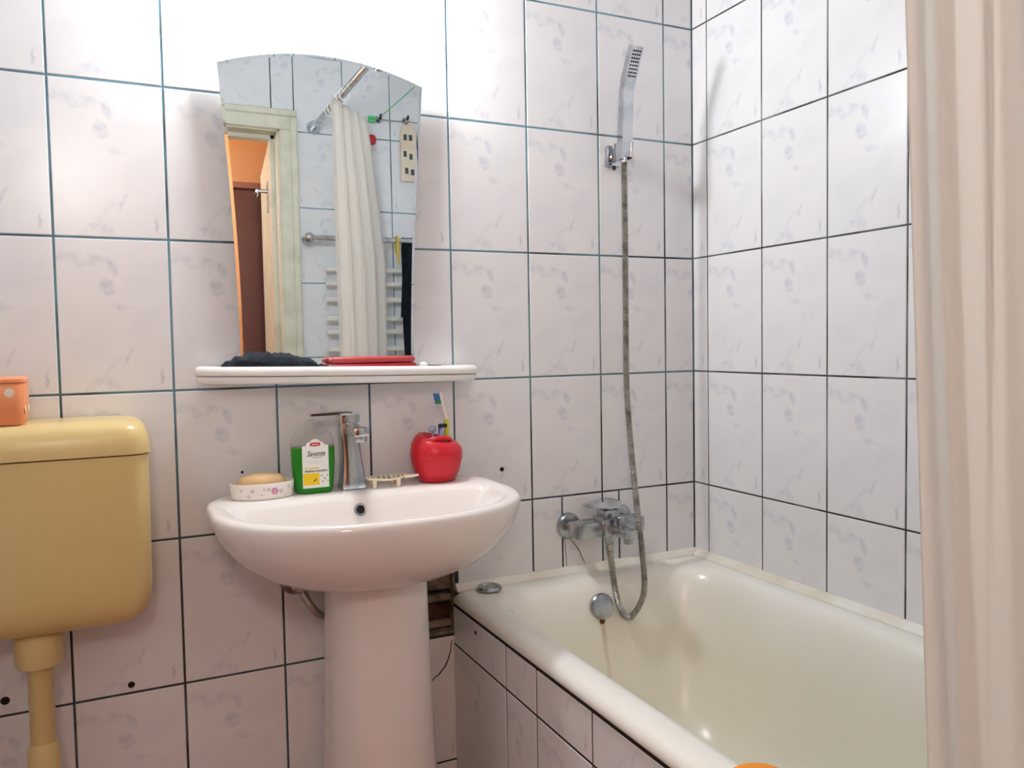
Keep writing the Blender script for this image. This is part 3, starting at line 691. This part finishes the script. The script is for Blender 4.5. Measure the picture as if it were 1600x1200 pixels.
# ================================================================ MIRROR, SHELF, LAMP
MY = -.034
def side(t, left):  # t 0 bottom .. 1 top
    bow = .006 * math.sin(math.pi * t)
    return (.3265 + (.2985 - .3265) * t + bow) if left else (.6925 + (.727 - .6925) * t - bow)
zb, zt = 1.122, 1.7285
def outline(ins=0.0):
    P = []
    for k in range(13): P.append((side(k / 12, True) + ins, zb + ins + (zt - zb - ins * 1.4) * k / 12))
    for k in range(1, 24):
        u = k / 24; x = side(1, True) + ins + (side(1, False) - side(1, True) - 2 * ins) * u
        P.append((x, zt - ins + .040 * (1 - (2 * u - 1) ** 2)))
    for k in range(12, -1, -1): P.append((side(k / 12, False) - ins, zb + ins + (zt - zb - ins * 1.4) * k / 12))
    return P
mir = tag(empty('wall_mirror', (.51, MY, zb)), 'frameless wall mirror with arched top above the basin', 'mirror')
bm = nb(); prism(bm, outline(.0), MY - .0004, MY + .0045); obj('glass_body', bm, GLASS_EDGE, mir, smooth=0)
bm = nb(); o0, o1 = outline(.0), outline(.006)
rings(bm, [[(x, MY - .0005, z) for x, z in o0], [(x, MY - .0008, z) for x, z in o1]], False, False); obj('bevel', bm, MIRROR, mir, smooth=0)
bm = nb(); bm.faces.new([bm.verts.new((x, MY - .0008, z)) for x, z in o1]); obj('mirror_face', bm, MIRROR, mir, smooth=0)
bm = nb(); box(bm, .345, .675, MY + .0045, -.012, zb + .01, 1.70, .002); obj('backing_board', bm, mat('backing', lin(190, 184, 176), .8), mir)
for x, z in ((.40, 1.25), (.62, 1.25), (.40, 1.62), (.62, 1.62)):
    obj('wall_spacer', lathe(nb(), [(.012, -.014), (.012, 0.0)], 16, (x, 0, z), axis='Y'), WHITE_PLASTIC, mir)

shelf = tag(empty('bathroom_shelf', (.54, 0, 1.10)), 'white plastic shelf with rounded ends under the mirror', 'shelf')
SA, SB = .238, .838
def sh(ins, z, back=0.0):
    # stadium-like plan with a slightly bowed front; tilted a little (right end lower)
    P = []; x0, x1 = SA + ins, SB - ins; yb = -.0015 - back; yf = -.088 + ins; n_ = 10
    for k in range(n_ + 1):
        a = math.pi / 2 * k / n_; P.append((x0 + .06 - .06 * math.sin(a), yb - (.03) * (1 - math.cos(a))))
    for k in range(n_ + 1):
        a = math.pi / 2 * k / n_; P.append((x0 + .085 * (1 - math.cos(a)), -.045 - (.045 - ins) * math.sin(a)))
    for k in range(1, 12):
        u = k / 12; P.append((x0 + .085 + (x1 - x0 - .17) * u, -.090 + ins - .022 * (1 - (2 * u - 1) ** 2)))
    for k in range(n_, -1, -1):
        a = math.pi / 2 * k / n_; P.append((x1 - .085 * (1 - math.cos(a)), -.045 - (.045 - ins) * math.sin(a)))
    for k in range(n_, -1, -1):
        a = math.pi / 2 * k / n_; P.append((x1 - .06 + .06 * math.sin(a), yb - (.03) * (1 - math.cos(a))))
    return [(x, y, z - (x - .54) * .022) for x, y in P]
bm = nb(); rings(bm, [sh(.012, 1.086), sh(.004, 1.088), sh(.001, 1.094), sh(.001, 1.1005)]); obj('lower_tray', bm, WHITE_PLASTIC, shelf, smooth=50)
bm = nb(); rings(bm, [sh(.003, 1.1015), sh(-.001, 1.104), sh(-.002, 1.111), sh(.001, 1.1185), sh(.006, 1.121), sh(.012, 1.119), sh(.014, 1.112), sh(.016, 1.108)]); obj('upper_tray', bm, WHITE_PLASTIC, shelf, smooth=50)
# things in the tray
cl = nb(); rs = []
for k in range(25):
    u = k / 24; x = .285 + .21 * u; h = .010 + .030 * math.sin(math.pi * min(1, u * 1.1)) ** .6 + random.uniform(-.004, .004); zz = 1.1095 - (x - .54) * .022
    w = .016 + .010 * math.sin(math.pi * u)
    rs.append([(x, -.062 + w * math.cos(a) + random.uniform(-.002, .002), zz + max(0, h * (.5 + .5 * math.sin(a))) + random.uniform(0, .002)) for a in (2 * math.pi * m_ / 14 for m_ in range(14))])
rings(cl, rs); tag(obj('dark_cloth', cl, NAVY), 'dark navy crumpled cloth lying on the left half of the mirror shelf', 'cloth')
rc = tag(empty('red_case', (.60, -.065, 1.108)), 'flat red plastic case lying on the mirror shelf', 'case')
bm = nb(); box(bm, .497, .682, -.088, -.044, 1.1085, 1.126, .006, 3); obj('case_bottom', bm, RED_DARK, rc)
bm = nb(); box(bm, .499, .680, -.086, -.046, 1.1265, 1.140, .006, 3); obj('case_lid', bm, mat('red_case_lid', lin(186, 70, 74), .3), rc)
tg = tag(empty('trinket', (.70, -.07, 1.106)), 'small white and red trinket at the right end of the mirror shelf', 'trinket')
obj('white_cap', lathe(nb(), [(.009, 1.1065), (.011, 1.112), (.009, 1.122), (.003, 1.126)], 16, (.703, -.068, 0)), WHITE_PLASTIC, tg)
obj('red_base', tube(nb(), [(.690, -.066, 1.112), (.728, -.060, 1.110)], .006, 10), RED_DARK, tg)

lamp = tag(empty('wall_lamp', (.485, 0, 1.866)), 'glowing round white globe wall lamp above the mirror', 'lamp')
LC = (.489, -.104, 1.873)
obj('base_plate', lathe(nb(), [(.045, -.0005), (.045, -.012), (.036, -.020)], 32, (LC[0], 0, LC[2]), axis='Y'), WHITE_PLASTIC, lamp)
obj('socket', lathe(nb(), [(.028, -.02), (.028, -.07)], 24, (LC[0], 0, LC[2]), axis='Y'), WHITE_PLASTIC, lamp)
bm = nb(); bmesh.ops.create_uvsphere(bm, u_segments=32, v_segments=20, radius=.063, matrix=Matrix.Translation(LC)); obj('globe', bm, GLOBE, lamp, smooth=90)

# ================================================================ CISTERN
cis = tag(empty('toilet_cistern', (-.05, -.09, .65)), 'yellowed plastic high toilet cistern on the left of the wall', 'cistern')
cx0, cx1, cy0, cy1 = -.25, .146, -.165, -.004
def cr(i, z, r=.035, ib=0): return rrect(cx0 + i, cx1 - i, cy0 + min(i, .06) , cy1 - ib, r, z, 6)
bm = nb(); rings(bm, [cr(.060, .660, .03), cr(.038, .663), cr(.022, .672), cr(.010, .688), cr(.004, .708), cr(.002, .74), cr(.001, .85), cr(.0, .974)]); obj('tank', bm, YELLOW, cis, smooth=50)
bm = nb(); rings(bm, [cr(.001, .9755), cr(-.003, .977), cr(-.003, .985), cr(-.001, 1.005), cr(.004, 1.020), cr(.012, 1.030), cr(.024, 1.035), cr(.04, 1.0365, .03)]); obj('lid', bm, YELLOW, cis, smooth=50)
bm = nb(); lathe(bm, [(.0385, .600), (.0395, .606), (.0395, .650), (.037, .655), (.030, .662)], 32, (-.046, -.085, 0)); bm2 = bm; obj('pipe_collar', bm2, YELLOW, cis, smooth=40)
obj('flush_pipe', lathe(nb(), [(.021, .30), (.021, .595), (.026, .603)], 28, (-.046, -.085, 0)), YELLOW, cis, smooth=40)
bm = nb(); lathe(bm, [(.027, .001), (.027, .44), (.023, .452), (.021, .456)], 28, (-.046, -.085, 0)); obj('pipe_socket', bm, YELLOW, cis, smooth=40)
obj('gasket', lathe(nb(), [(.031, .6565), (.032, .660)], 28, (-.046, -.085, 0)), BLACK, cis)
# orange dotted box on the lid
ob = tag(empty('dotted_box', (-.1, -.09, 1.037)), 'orange box with white dots standing on the cistern lid', 'box')
bm = nb(); rings(bm, [rrect(-.168, -.052, -.135, -.055, .012, 1.0370, 4), rrect(-.171, -.047, -.139, -.051, .014, 1.045, 4), rrect(-.171, -.045, -.139, -.051, .014, 1.104, 4), rrect(-.168, -.047, -.136, -.054, .013, 1.110, 4)]); obj('box_body', bm, ORANGE, ob, smooth=40)
bm = nb(); rings(bm, [rrect(-.171, -.0445, -.139, -.051, .014, 1.1105, 4), rrect(-.171, -.0445, -.139, -.051, .014, 1.116, 4), rrect(-.166, -.049, -.134, -.056, .012, 1.119, 4)]); obj('box_lid', bm, ORANGE, ob, smooth=40)
for x, z, rx, rz_ in ((-.068, 1.093, .0075, .008), (-.092, 1.069, .0105, .007), (-.118, 1.094, .008, .008), (-.143, 1.066, .009, .008)):
    bm = nb(); lathe(bm, [(1, .0005), (.92, -.0004)], 16, (x, -.1392, z), rx, rz_, axis='Y'); obj('dot', bm, DOT, ob, smooth=0)
for y, z in ((-.125, 1.062), (-.095, 1.09), (-.07, 1.062)):
    bm = nb(); lathe(bm, [(1, -.0004), (.92, .0006)], 16, (-.0462, y, z), .006, .008, axis='X'); obj('dot', bm, DOT, ob, smooth=0)

# ================================================================ BATH MIXER, SHOWER
mx_ = tag(empty('bath_mixer_tap', (1.17, 0, .71)), 'chrome wall mounted bath mixer with square lever above the bath', 'tap')
for x, z in ((1.097, .706), (1.249, .712)):
    obj('wall_flange', lathe(nb(), [(.033, -.0005), (.033, -.006), (.029, -.012), (.014, -.016)], 32, (x, 0, z), axis='Y'), DULL_CHROME, mx_)
    obj('connector', tube(nb(), [(x, -.012, z), (x, -.040, .710)], .012, 16), DULL_CHROME, mx_)
bm = nb(); box(bm, 1.076, 1.150, -.088, -.038, .689, .727, .004, 2); obj('body_arm', bm, DULL_CHROME, mx_)
bm = nb(); box(bm, 1.202, 1.268, -.088, -.038, .689, .727, .004, 2); obj('body_arm', bm, DULL_CHROME, mx_)
bm = nb(); box(bm, 1.148, 1.204, -.094, -.034, .684, .732, .004, 2); obj('body_centre', bm, DULL_CHROME, mx_)
bm = nb(); box(bm, 1.153, 1.196, -.088, -.044, .731, .752, .003, 2); obj('cartridge_cover', bm, DULL_CHROME, mx_)
bm = nb(); rings(bm, [[(1.200, y, z) for y, z in ((-.088, .756), (-.044, .756), (-.044, .772), (-.088, .772))], [(1.165, y, z) for y, z in ((-.089, .757), (-.043, .757), (-.043, .777), (-.089, .777))], [(1.108, y, z) for y, z in ((-.082, .763), (-.052, .763), (-.052, .768), (-.082, .768))]]); bevel_all(bm, .0015, 1); lv2 = obj('lever', bm, CHROME, mx_, smooth=25)
obj('lever_stem', lathe(nb(), [(.017, .750), (.017, .758)], 20, (1.176, -.066, 0)), DULL_CHROME, mx_)
bm = nb(); box(bm, 1.158, 1.196, -.165, -.092, .696, .716, .003, 2); obj('spout', bm, DULL_CHROME, mx_)
obj('aerator', lathe(nb(), [(.011, .683), (.012, .686), (.012, .697)], 20, (1.177, -.152, 0)), DULL_CHROME, mx_)
obj('diverter_knob', lathe(nb(), [(.008, .715), (.008, .722), (.011, .724), (.011, .740), (.009, .742)], 16, (1.177, -.118, 0)), DULL_CHROME, mx_)
obj('hose_outlet', lathe(nb(), [(.0105, .664), (.0115, .668), (.0115, .686)], 20, (1.177, -.066, 0)), DULL_CHROME, mx_)

hose = tag(empty('shower_hose', (1.24, -.06, 1.6)), 'ribbed metal shower hose looping down into the bath', 'hose')
hp = spline([(1.236, -.060, 1.612), (1.2385, -.057, 1.50), (1.2400, -.055, 1.373), (1.2380, -.057, 1.21), (1.2365, -.060, 1.057), (1.2395, -.070, .914), (1.2500, -.080, .754), (1.2520, -.100, .630), (1.2420, -.120, .556), (1.2200, -.125, .514), (1.1930, -.125, .494), (1.1700, -.123, .519), (1.1600, -.115, .572), (1.1660, -.092, .625), (1.1760, -.070, .650), (1.177, -.066, .664)], 60)
acc_l = [0.0]
for a, b in zip(hp[:-1], hp[1:]): acc_l.append(acc_l[-1] + (b - a).length)
tot = acc_l[-1]; step = .0024; res = []; k = 0; d = 0.0
while d < tot:
    while acc_l[k + 1] < d: k += 1
    t = (d - acc_l[k]) / max(1e-9, acc_l[k + 1] - acc_l[k]); res.append(hp[k].lerp(hp[k + 1], t)); d += step
obj('ribbed_tube', tube(nb(), res, [.0086 if q % 2 else .0062 for q in range(len(res))], 12), STEEL, hose, smooth=70)
obj('lower_nut', tube(nb(), [res[-1], res[-1] - Vector((0, 0, .0)) + Vector((-.001, -.004, -.022))], .0105, 12), DULL_CHROME, hose)
obj('upper_nut', tube(nb(), [(1.236, -.060, 1.600), (1.236, -.060, 1.628)], [.0085, .010], 14), CHROME, hose)

hold = tag(empty('shower_holder', (1.24, 0, 1.625)), 'chrome square wall bracket holding the hand shower', 'bracket')
bm = nb(); box(bm, 1.216, 1.256, -.018, -.0005, 1.600, 1.650, .003, 2); obj('wall_plate', bm, CHROME, hold)
bm = nb(); box(bm, 1.225, 1.247, -.050, -.016, 1.612, 1.640, .002, 2); obj('arm', bm, CHROME, hold)
bm = nb(); box(bm, 1.2195, 1.2245, -.078, -.040, 1.606, 1.648, .0015); box(bm, 1.2475, 1.2525, -.078, -.040, 1.606, 1.648, .0015); box(bm, 1.2195, 1.2525, -.048, -.042, 1.606, 1.648, .0015); obj('cradle', bm, CHROME, hold)
obj('fixing_screw', lathe(nb(), [(.004, 1.592), (.004, 1.601)], 10, (1.238, -.012, 0)), BLACK, hold)
hs = tag(empty('hand_shower', (1.236, -.06, 1.61)), 'chrome flat square hand shower hanging in its wall bracket', 'hand shower')
hx, hw = 1.236, .0145
bm = nb(); prism(bm, [(-.052, 1.612), (-.072, 1.612), (-.077, 1.66), (-.083, 1.760), (-.089, 1.783), (-.069, 1.789), (-.062, 1.765), (-.053, 1.66)], hx - hw, hx + hw, 'X'); bevel_all(bm, .0022, 2); obj('handle', bm, CHROME, hs, smooth=25)
bm = nb(); prism(bm, [(-.089, 1.7835), (-.125, 1.858), (-.110, 1.866), (-.069, 1.7895)], hx - hw - .0015, hx + hw + .0015, 'X'); bevel_all(bm, .002, 2); hd = obj('head', bm, CHROME, hs, smooth=25)
# spray face with nozzles: plane through (-.089,1.7835)-(-.125,1.858)
p0, p1 = Vector((0, -.0905, 1.788)), Vector((0, -.1235, 1.8555)); tv = (p1 - p0).normalized(); nv = Vector((0, -tv.z, tv.y)); 
if nv.y > 0: nv = -nv
bm = nb()
for k in range(8):
    for q in range(4):
        c = p0 + tv * ((p1 - p0).length * (.14 + .76 * k / 7)) + Vector((hx - .0093 + .0062 * q, 0, 0)) + nv * .0002
        m4 = Matrix.Translation(c) @ nv.to_track_quat('Z', 'Y').to_matrix().to_4x4()
        bmesh.ops.create_cone(bm, cap_ends=True, segments=8, radius1=.0025, radius2=.0022, depth=.0026, matrix=m4)
nz_ = obj('nozzles', bm, BLACK, hd, smooth=30)

# ================================================================ SHOWER CURTAIN
rod = tag(empty('curtain_rod', (.85, -.85, 2.055)), 'straight grey shower curtain rod above the bath edge', 'curtain rod')
obj('tube', tube(nb(), [(.85, -.001, 2.055), (.85, -1.699, 2.055)], .0125, 16), DULL_CHROME, rod)
for y0, y1 in ((-.0005, -.014), (-1.6995, -1.686)):
    obj('end_flange', lathe(nb(), [(.028, y0), (.026, y1)], 24, (.85, 0, 2.055), axis='Y'), DULL_CHROME, rod)
cu = tag(empty('shower_curtain', (.88, -1.3, 2.04)), 'gathered cream white shower curtain hanging at the right edge', 'curtain')
NS, NT = 150, 44
bm = nb(); G2 = []
def cpt(s, t):
    e = min(1, t * 3.0) ** .8
    ax, ay = .800 + .030 * t, -1.182 - .045 * t
    bx_, by_ = 1.0 + (.085 * e), -1.44 - .07 * e
    x = ax + (bx_ - ax) * s; y = ay + (by_ - ay) * s
    nx, ny = .90, .42
    ph = 2 * math.pi * (4.6 * s + .12 * math.sin(3 * t + 5 * s) + .25)
    amp = (.012 + .008 * e) * (0.5 + .5 * min(1, s * 6))
    w = math.sin(ph) + .35 * math.sin(2 * ph + 1.2) 
    for s0, hgt in ((.155, .010), (.275, .012), (.43, .012), (.62, .012)):
        q_ = (s - s0 - .02 * math.sin(2.2 * t + 9 * s0)) / .011; w -= hgt / amp * math.exp(-q_ * q_)
    x += nx * amp * w; y += ny * amp * w * .8
    return (x, y, 2.035 - 1.66 * t + .004 * math.sin(ph))
for b in range(NT + 1):
    G2.append([bm.verts.new(cpt(a / NS, b / NT)) for a in range(NS + 1)])
for b in range(NT):
    for a in range(NS): bm.faces.new((G2[b][a], G2[b][a + 1], G2[b + 1][a + 1], G2[b + 1][a]))
bmesh.ops.solidify(bm, geom=bm.faces[:], thickness=.0008)
obj('cloth', bm, CURTAIN, cu, smooth=80)
for k in range(6):
    y = -1.19 - .045 * k
    bm = nb(); tube(bm, [(.85 + .018 * math.cos(a), y + .003 * math.sin(a), 2.049 + .021 * math.sin(a)) for a in (2 * math.pi * q / 20 for q in range(21))], .0022, 6); obj('ring', bm, WHITE_PLASTIC, cu)

# ================================================================ WALL BEHIND (seen in the mirror): rail, radiator, line
rl = tag(empty('towel_rail', (1.1, -1.67, 1.6)), 'chrome towel rail with ball ends on the wall reflected in the mirror', 'towel rail')
obj('bar', tube(nb(), [(.80, -1.625, 1.600), (1.39, -1.625, 1.600)], .011, 14), CHROME, rl)
for x in (.805, 1.385):
    bm = nb(); bmesh.ops.create_uvsphere(bm, u_segments=20, v_segments=12, radius=.021, matrix=Matrix.Translation((x, -1.628, 1.600))); obj('ball_end', bm, CHROME, rl)
    obj('wall_post', tube(nb(), [(x, -1.6995, 1.6), (x, -1.64, 1.6)], [.018, .010], 14), CHROME, rl)
rd = tag(empty('towel_radiator', (1.13, -1.67, 1.0)), 'white ladder radiator under the chrome rail reflected in the mirror', 'radiator')
for x in (.96, 1.31): obj('upright', box(nb(), x - .013, x + .013, -1.690, -1.668, .66, 1.53, .004), RADIATOR, rd)
for z in (1.478, 1.42, 1.354, 1.275, 1.22, 1.15, 1.08, 1.01, .93, .86, .79, .72): obj('rung', box(nb(), .875, 1.36, -1.669, -1.653, z - .010, z + .010, .004), RADIATOR, rd)
for x in (.96, 1.31):
    for z in (.72, 1.478): obj('wall_bracket', tube(nb(), [(x, -1.6995, z), (x, -1.67, z)], .009, 10), RADIATOR, rd)
bm = nb(); rs = []
for k in range(26):
    u = k / 25
    if u < .5: z = 1.10 + (1.600 - 1.10) * (u / .5); yy = -1.610
    else: z = 1.600 - (1.600 - 1.28) * ((u - .5) / .5); yy = -1.642
    if abs(u - .5) < .04: z = 1.6145; yy = -1.625
    wv = .026 + .006 * math.sin(7 * u)
    rs.append([(1.213 - wv, yy + .002, z), (1.213 - wv * .4, yy + .006 * math.sin(9 * u), z), (1.213 + wv * .4, yy - .004, z), (1.213 + wv, yy, z)])
rw = [[bm.verts.new(p) for p in r] for r in rs]
for a, b in zip(rw[:-1], rw[1:]):
    for i in range(3): bm.faces.new((a[i], a[i + 1], b[i + 1], b[i]))
bmesh.ops.solidify(bm, geom=bm.faces[:], thickness=.004)
tag(obj('dark_towel', bm, NAVY, smooth=60), 'narrow dark navy towel draped over the chrome rail in the mirror', 'towel')
bm = nb(); tube(bm, spline([(1.170, -1.609, 1.50), (1.168, -1.609, 1.56), (1.168, -1.611, 1.607), (1.168, -1.625, 1.615), (1.168, -1.639, 1.606), (1.168, -1.640, 1.55)], 5), [.004] * 3 + [.006] * 20 + [.005] * 3, 10); tag(obj('yellow_strap', bm, YELLOW_CLOTH), 'yellowish strap hung over the rail next to the dark towel', 'strap')
hk = []
for n_, (x, z) in enumerate(((1.124, 2.115), (1.243, 2.121))):
    h = tag(empty('wall_hook', (x, YF, z)), ['dark line hook nearest the curtain in the mirror', 'dark line hook above the patterned bag in the mirror'][n_], 'hook', 'clothesline hooks')
    obj('plate', lathe(nb(), [(.016, .0005), (.014, .008)], 16, (x, YF, z), axis='Y'), DULL_CHROME, h)
    obj('hook', tube(nb(), spline([(x, YF + .006, z), (x, YF + .03, z - .002), (x, YF + .042, z + .012)], 5), .005, 8), BLACK, h)
bm = nb(); tube(bm, [(1.124, YF + .034, 2.118), (1.135, -.9, 2.125), (1.15, -.002, 2.135)], .0022, 6); tag(obj('clothesline', bm, LINE_GREEN), 'thin green clothesline running from the wall hook in the mirror', 'clothesline')
bm = nb(); tube(bm, [(1.10, YF + .03, 2.107), (1.30, YF + .03, 2.11)], .0025, 6); tag(obj('airer_wire', bm, DULL_CHROME), 'thin straight wire between the two dark wall hooks', 'wire')
pg = tag(empty('clothes_peg', (1.085, YF + .03, 2.09)), 'green clothes peg by the curtain in the mirror', 'peg')
obj('jaws', box(nb(), 1.070, 1.10, YF + .024, YF + .040, 2.092, 2.104, .002), LINE_GREEN, pg); obj('jaws', box(nb(), 1.070, 1.105, YF + .024, YF + .040, 2.106, 2.118, .002), LINE_GREEN, pg)
tag(obj('red_ball', lathe(nb(), [(.004, -.022), (.016, -.016), (.021, 0), (.016, .016), (.004, .022)], 18, (1.085, YF + .026, 2.022)), RED), 'small red ball hanging beside the curtain in the mirror', 'ball')
bg = tag(empty('patterned_bag', (1.25, YF + .02, 2.1)), 'cream bag printed with dark squares hanging on the wall, in the mirror', 'bag')
bm = nb(); rs = []
for z, w, d_ in ((2.098, .022, .010), (2.07, .033, .014), (2.0, .036, .017), (1.93, .036, .017), (1.87, .038, .013), (1.862, .037, .008)):
    rs.append(rrect(1.250 - w, 1.250 + w, YF + .004, YF + .010 + d_, .004, z, 3))
rings(bm, rs); obj('bag_body', bm, PALE_CLOTH, bg, smooth=40)
DKP = mat('dark_print', lin(74, 82, 86), .8)
for x, z in ((1.232, 2.045), (1.256, 2.045), (1.230, 1.975), (1.256, 1.965), (1.236, 1.905), (1.262, 1.90)):
    bm = nb(); box(bm, x - .007, x + .007, YF + .02, YF + .0283, z - .012, z + .012); obj('dark_square', bm, DKP, bg, smooth=0)
bm = nb(); tube(bm, spline([(1.232, YF + .015, 2.096), (1.236, YF + .028, 2.112), (1.25, YF + .031, 2.118), (1.264, YF + .028, 2.112), (1.268, YF + .015, 2.096)], 5), .0025, 6); obj('bag_loop', bm, PALE_CLOTH, bg)
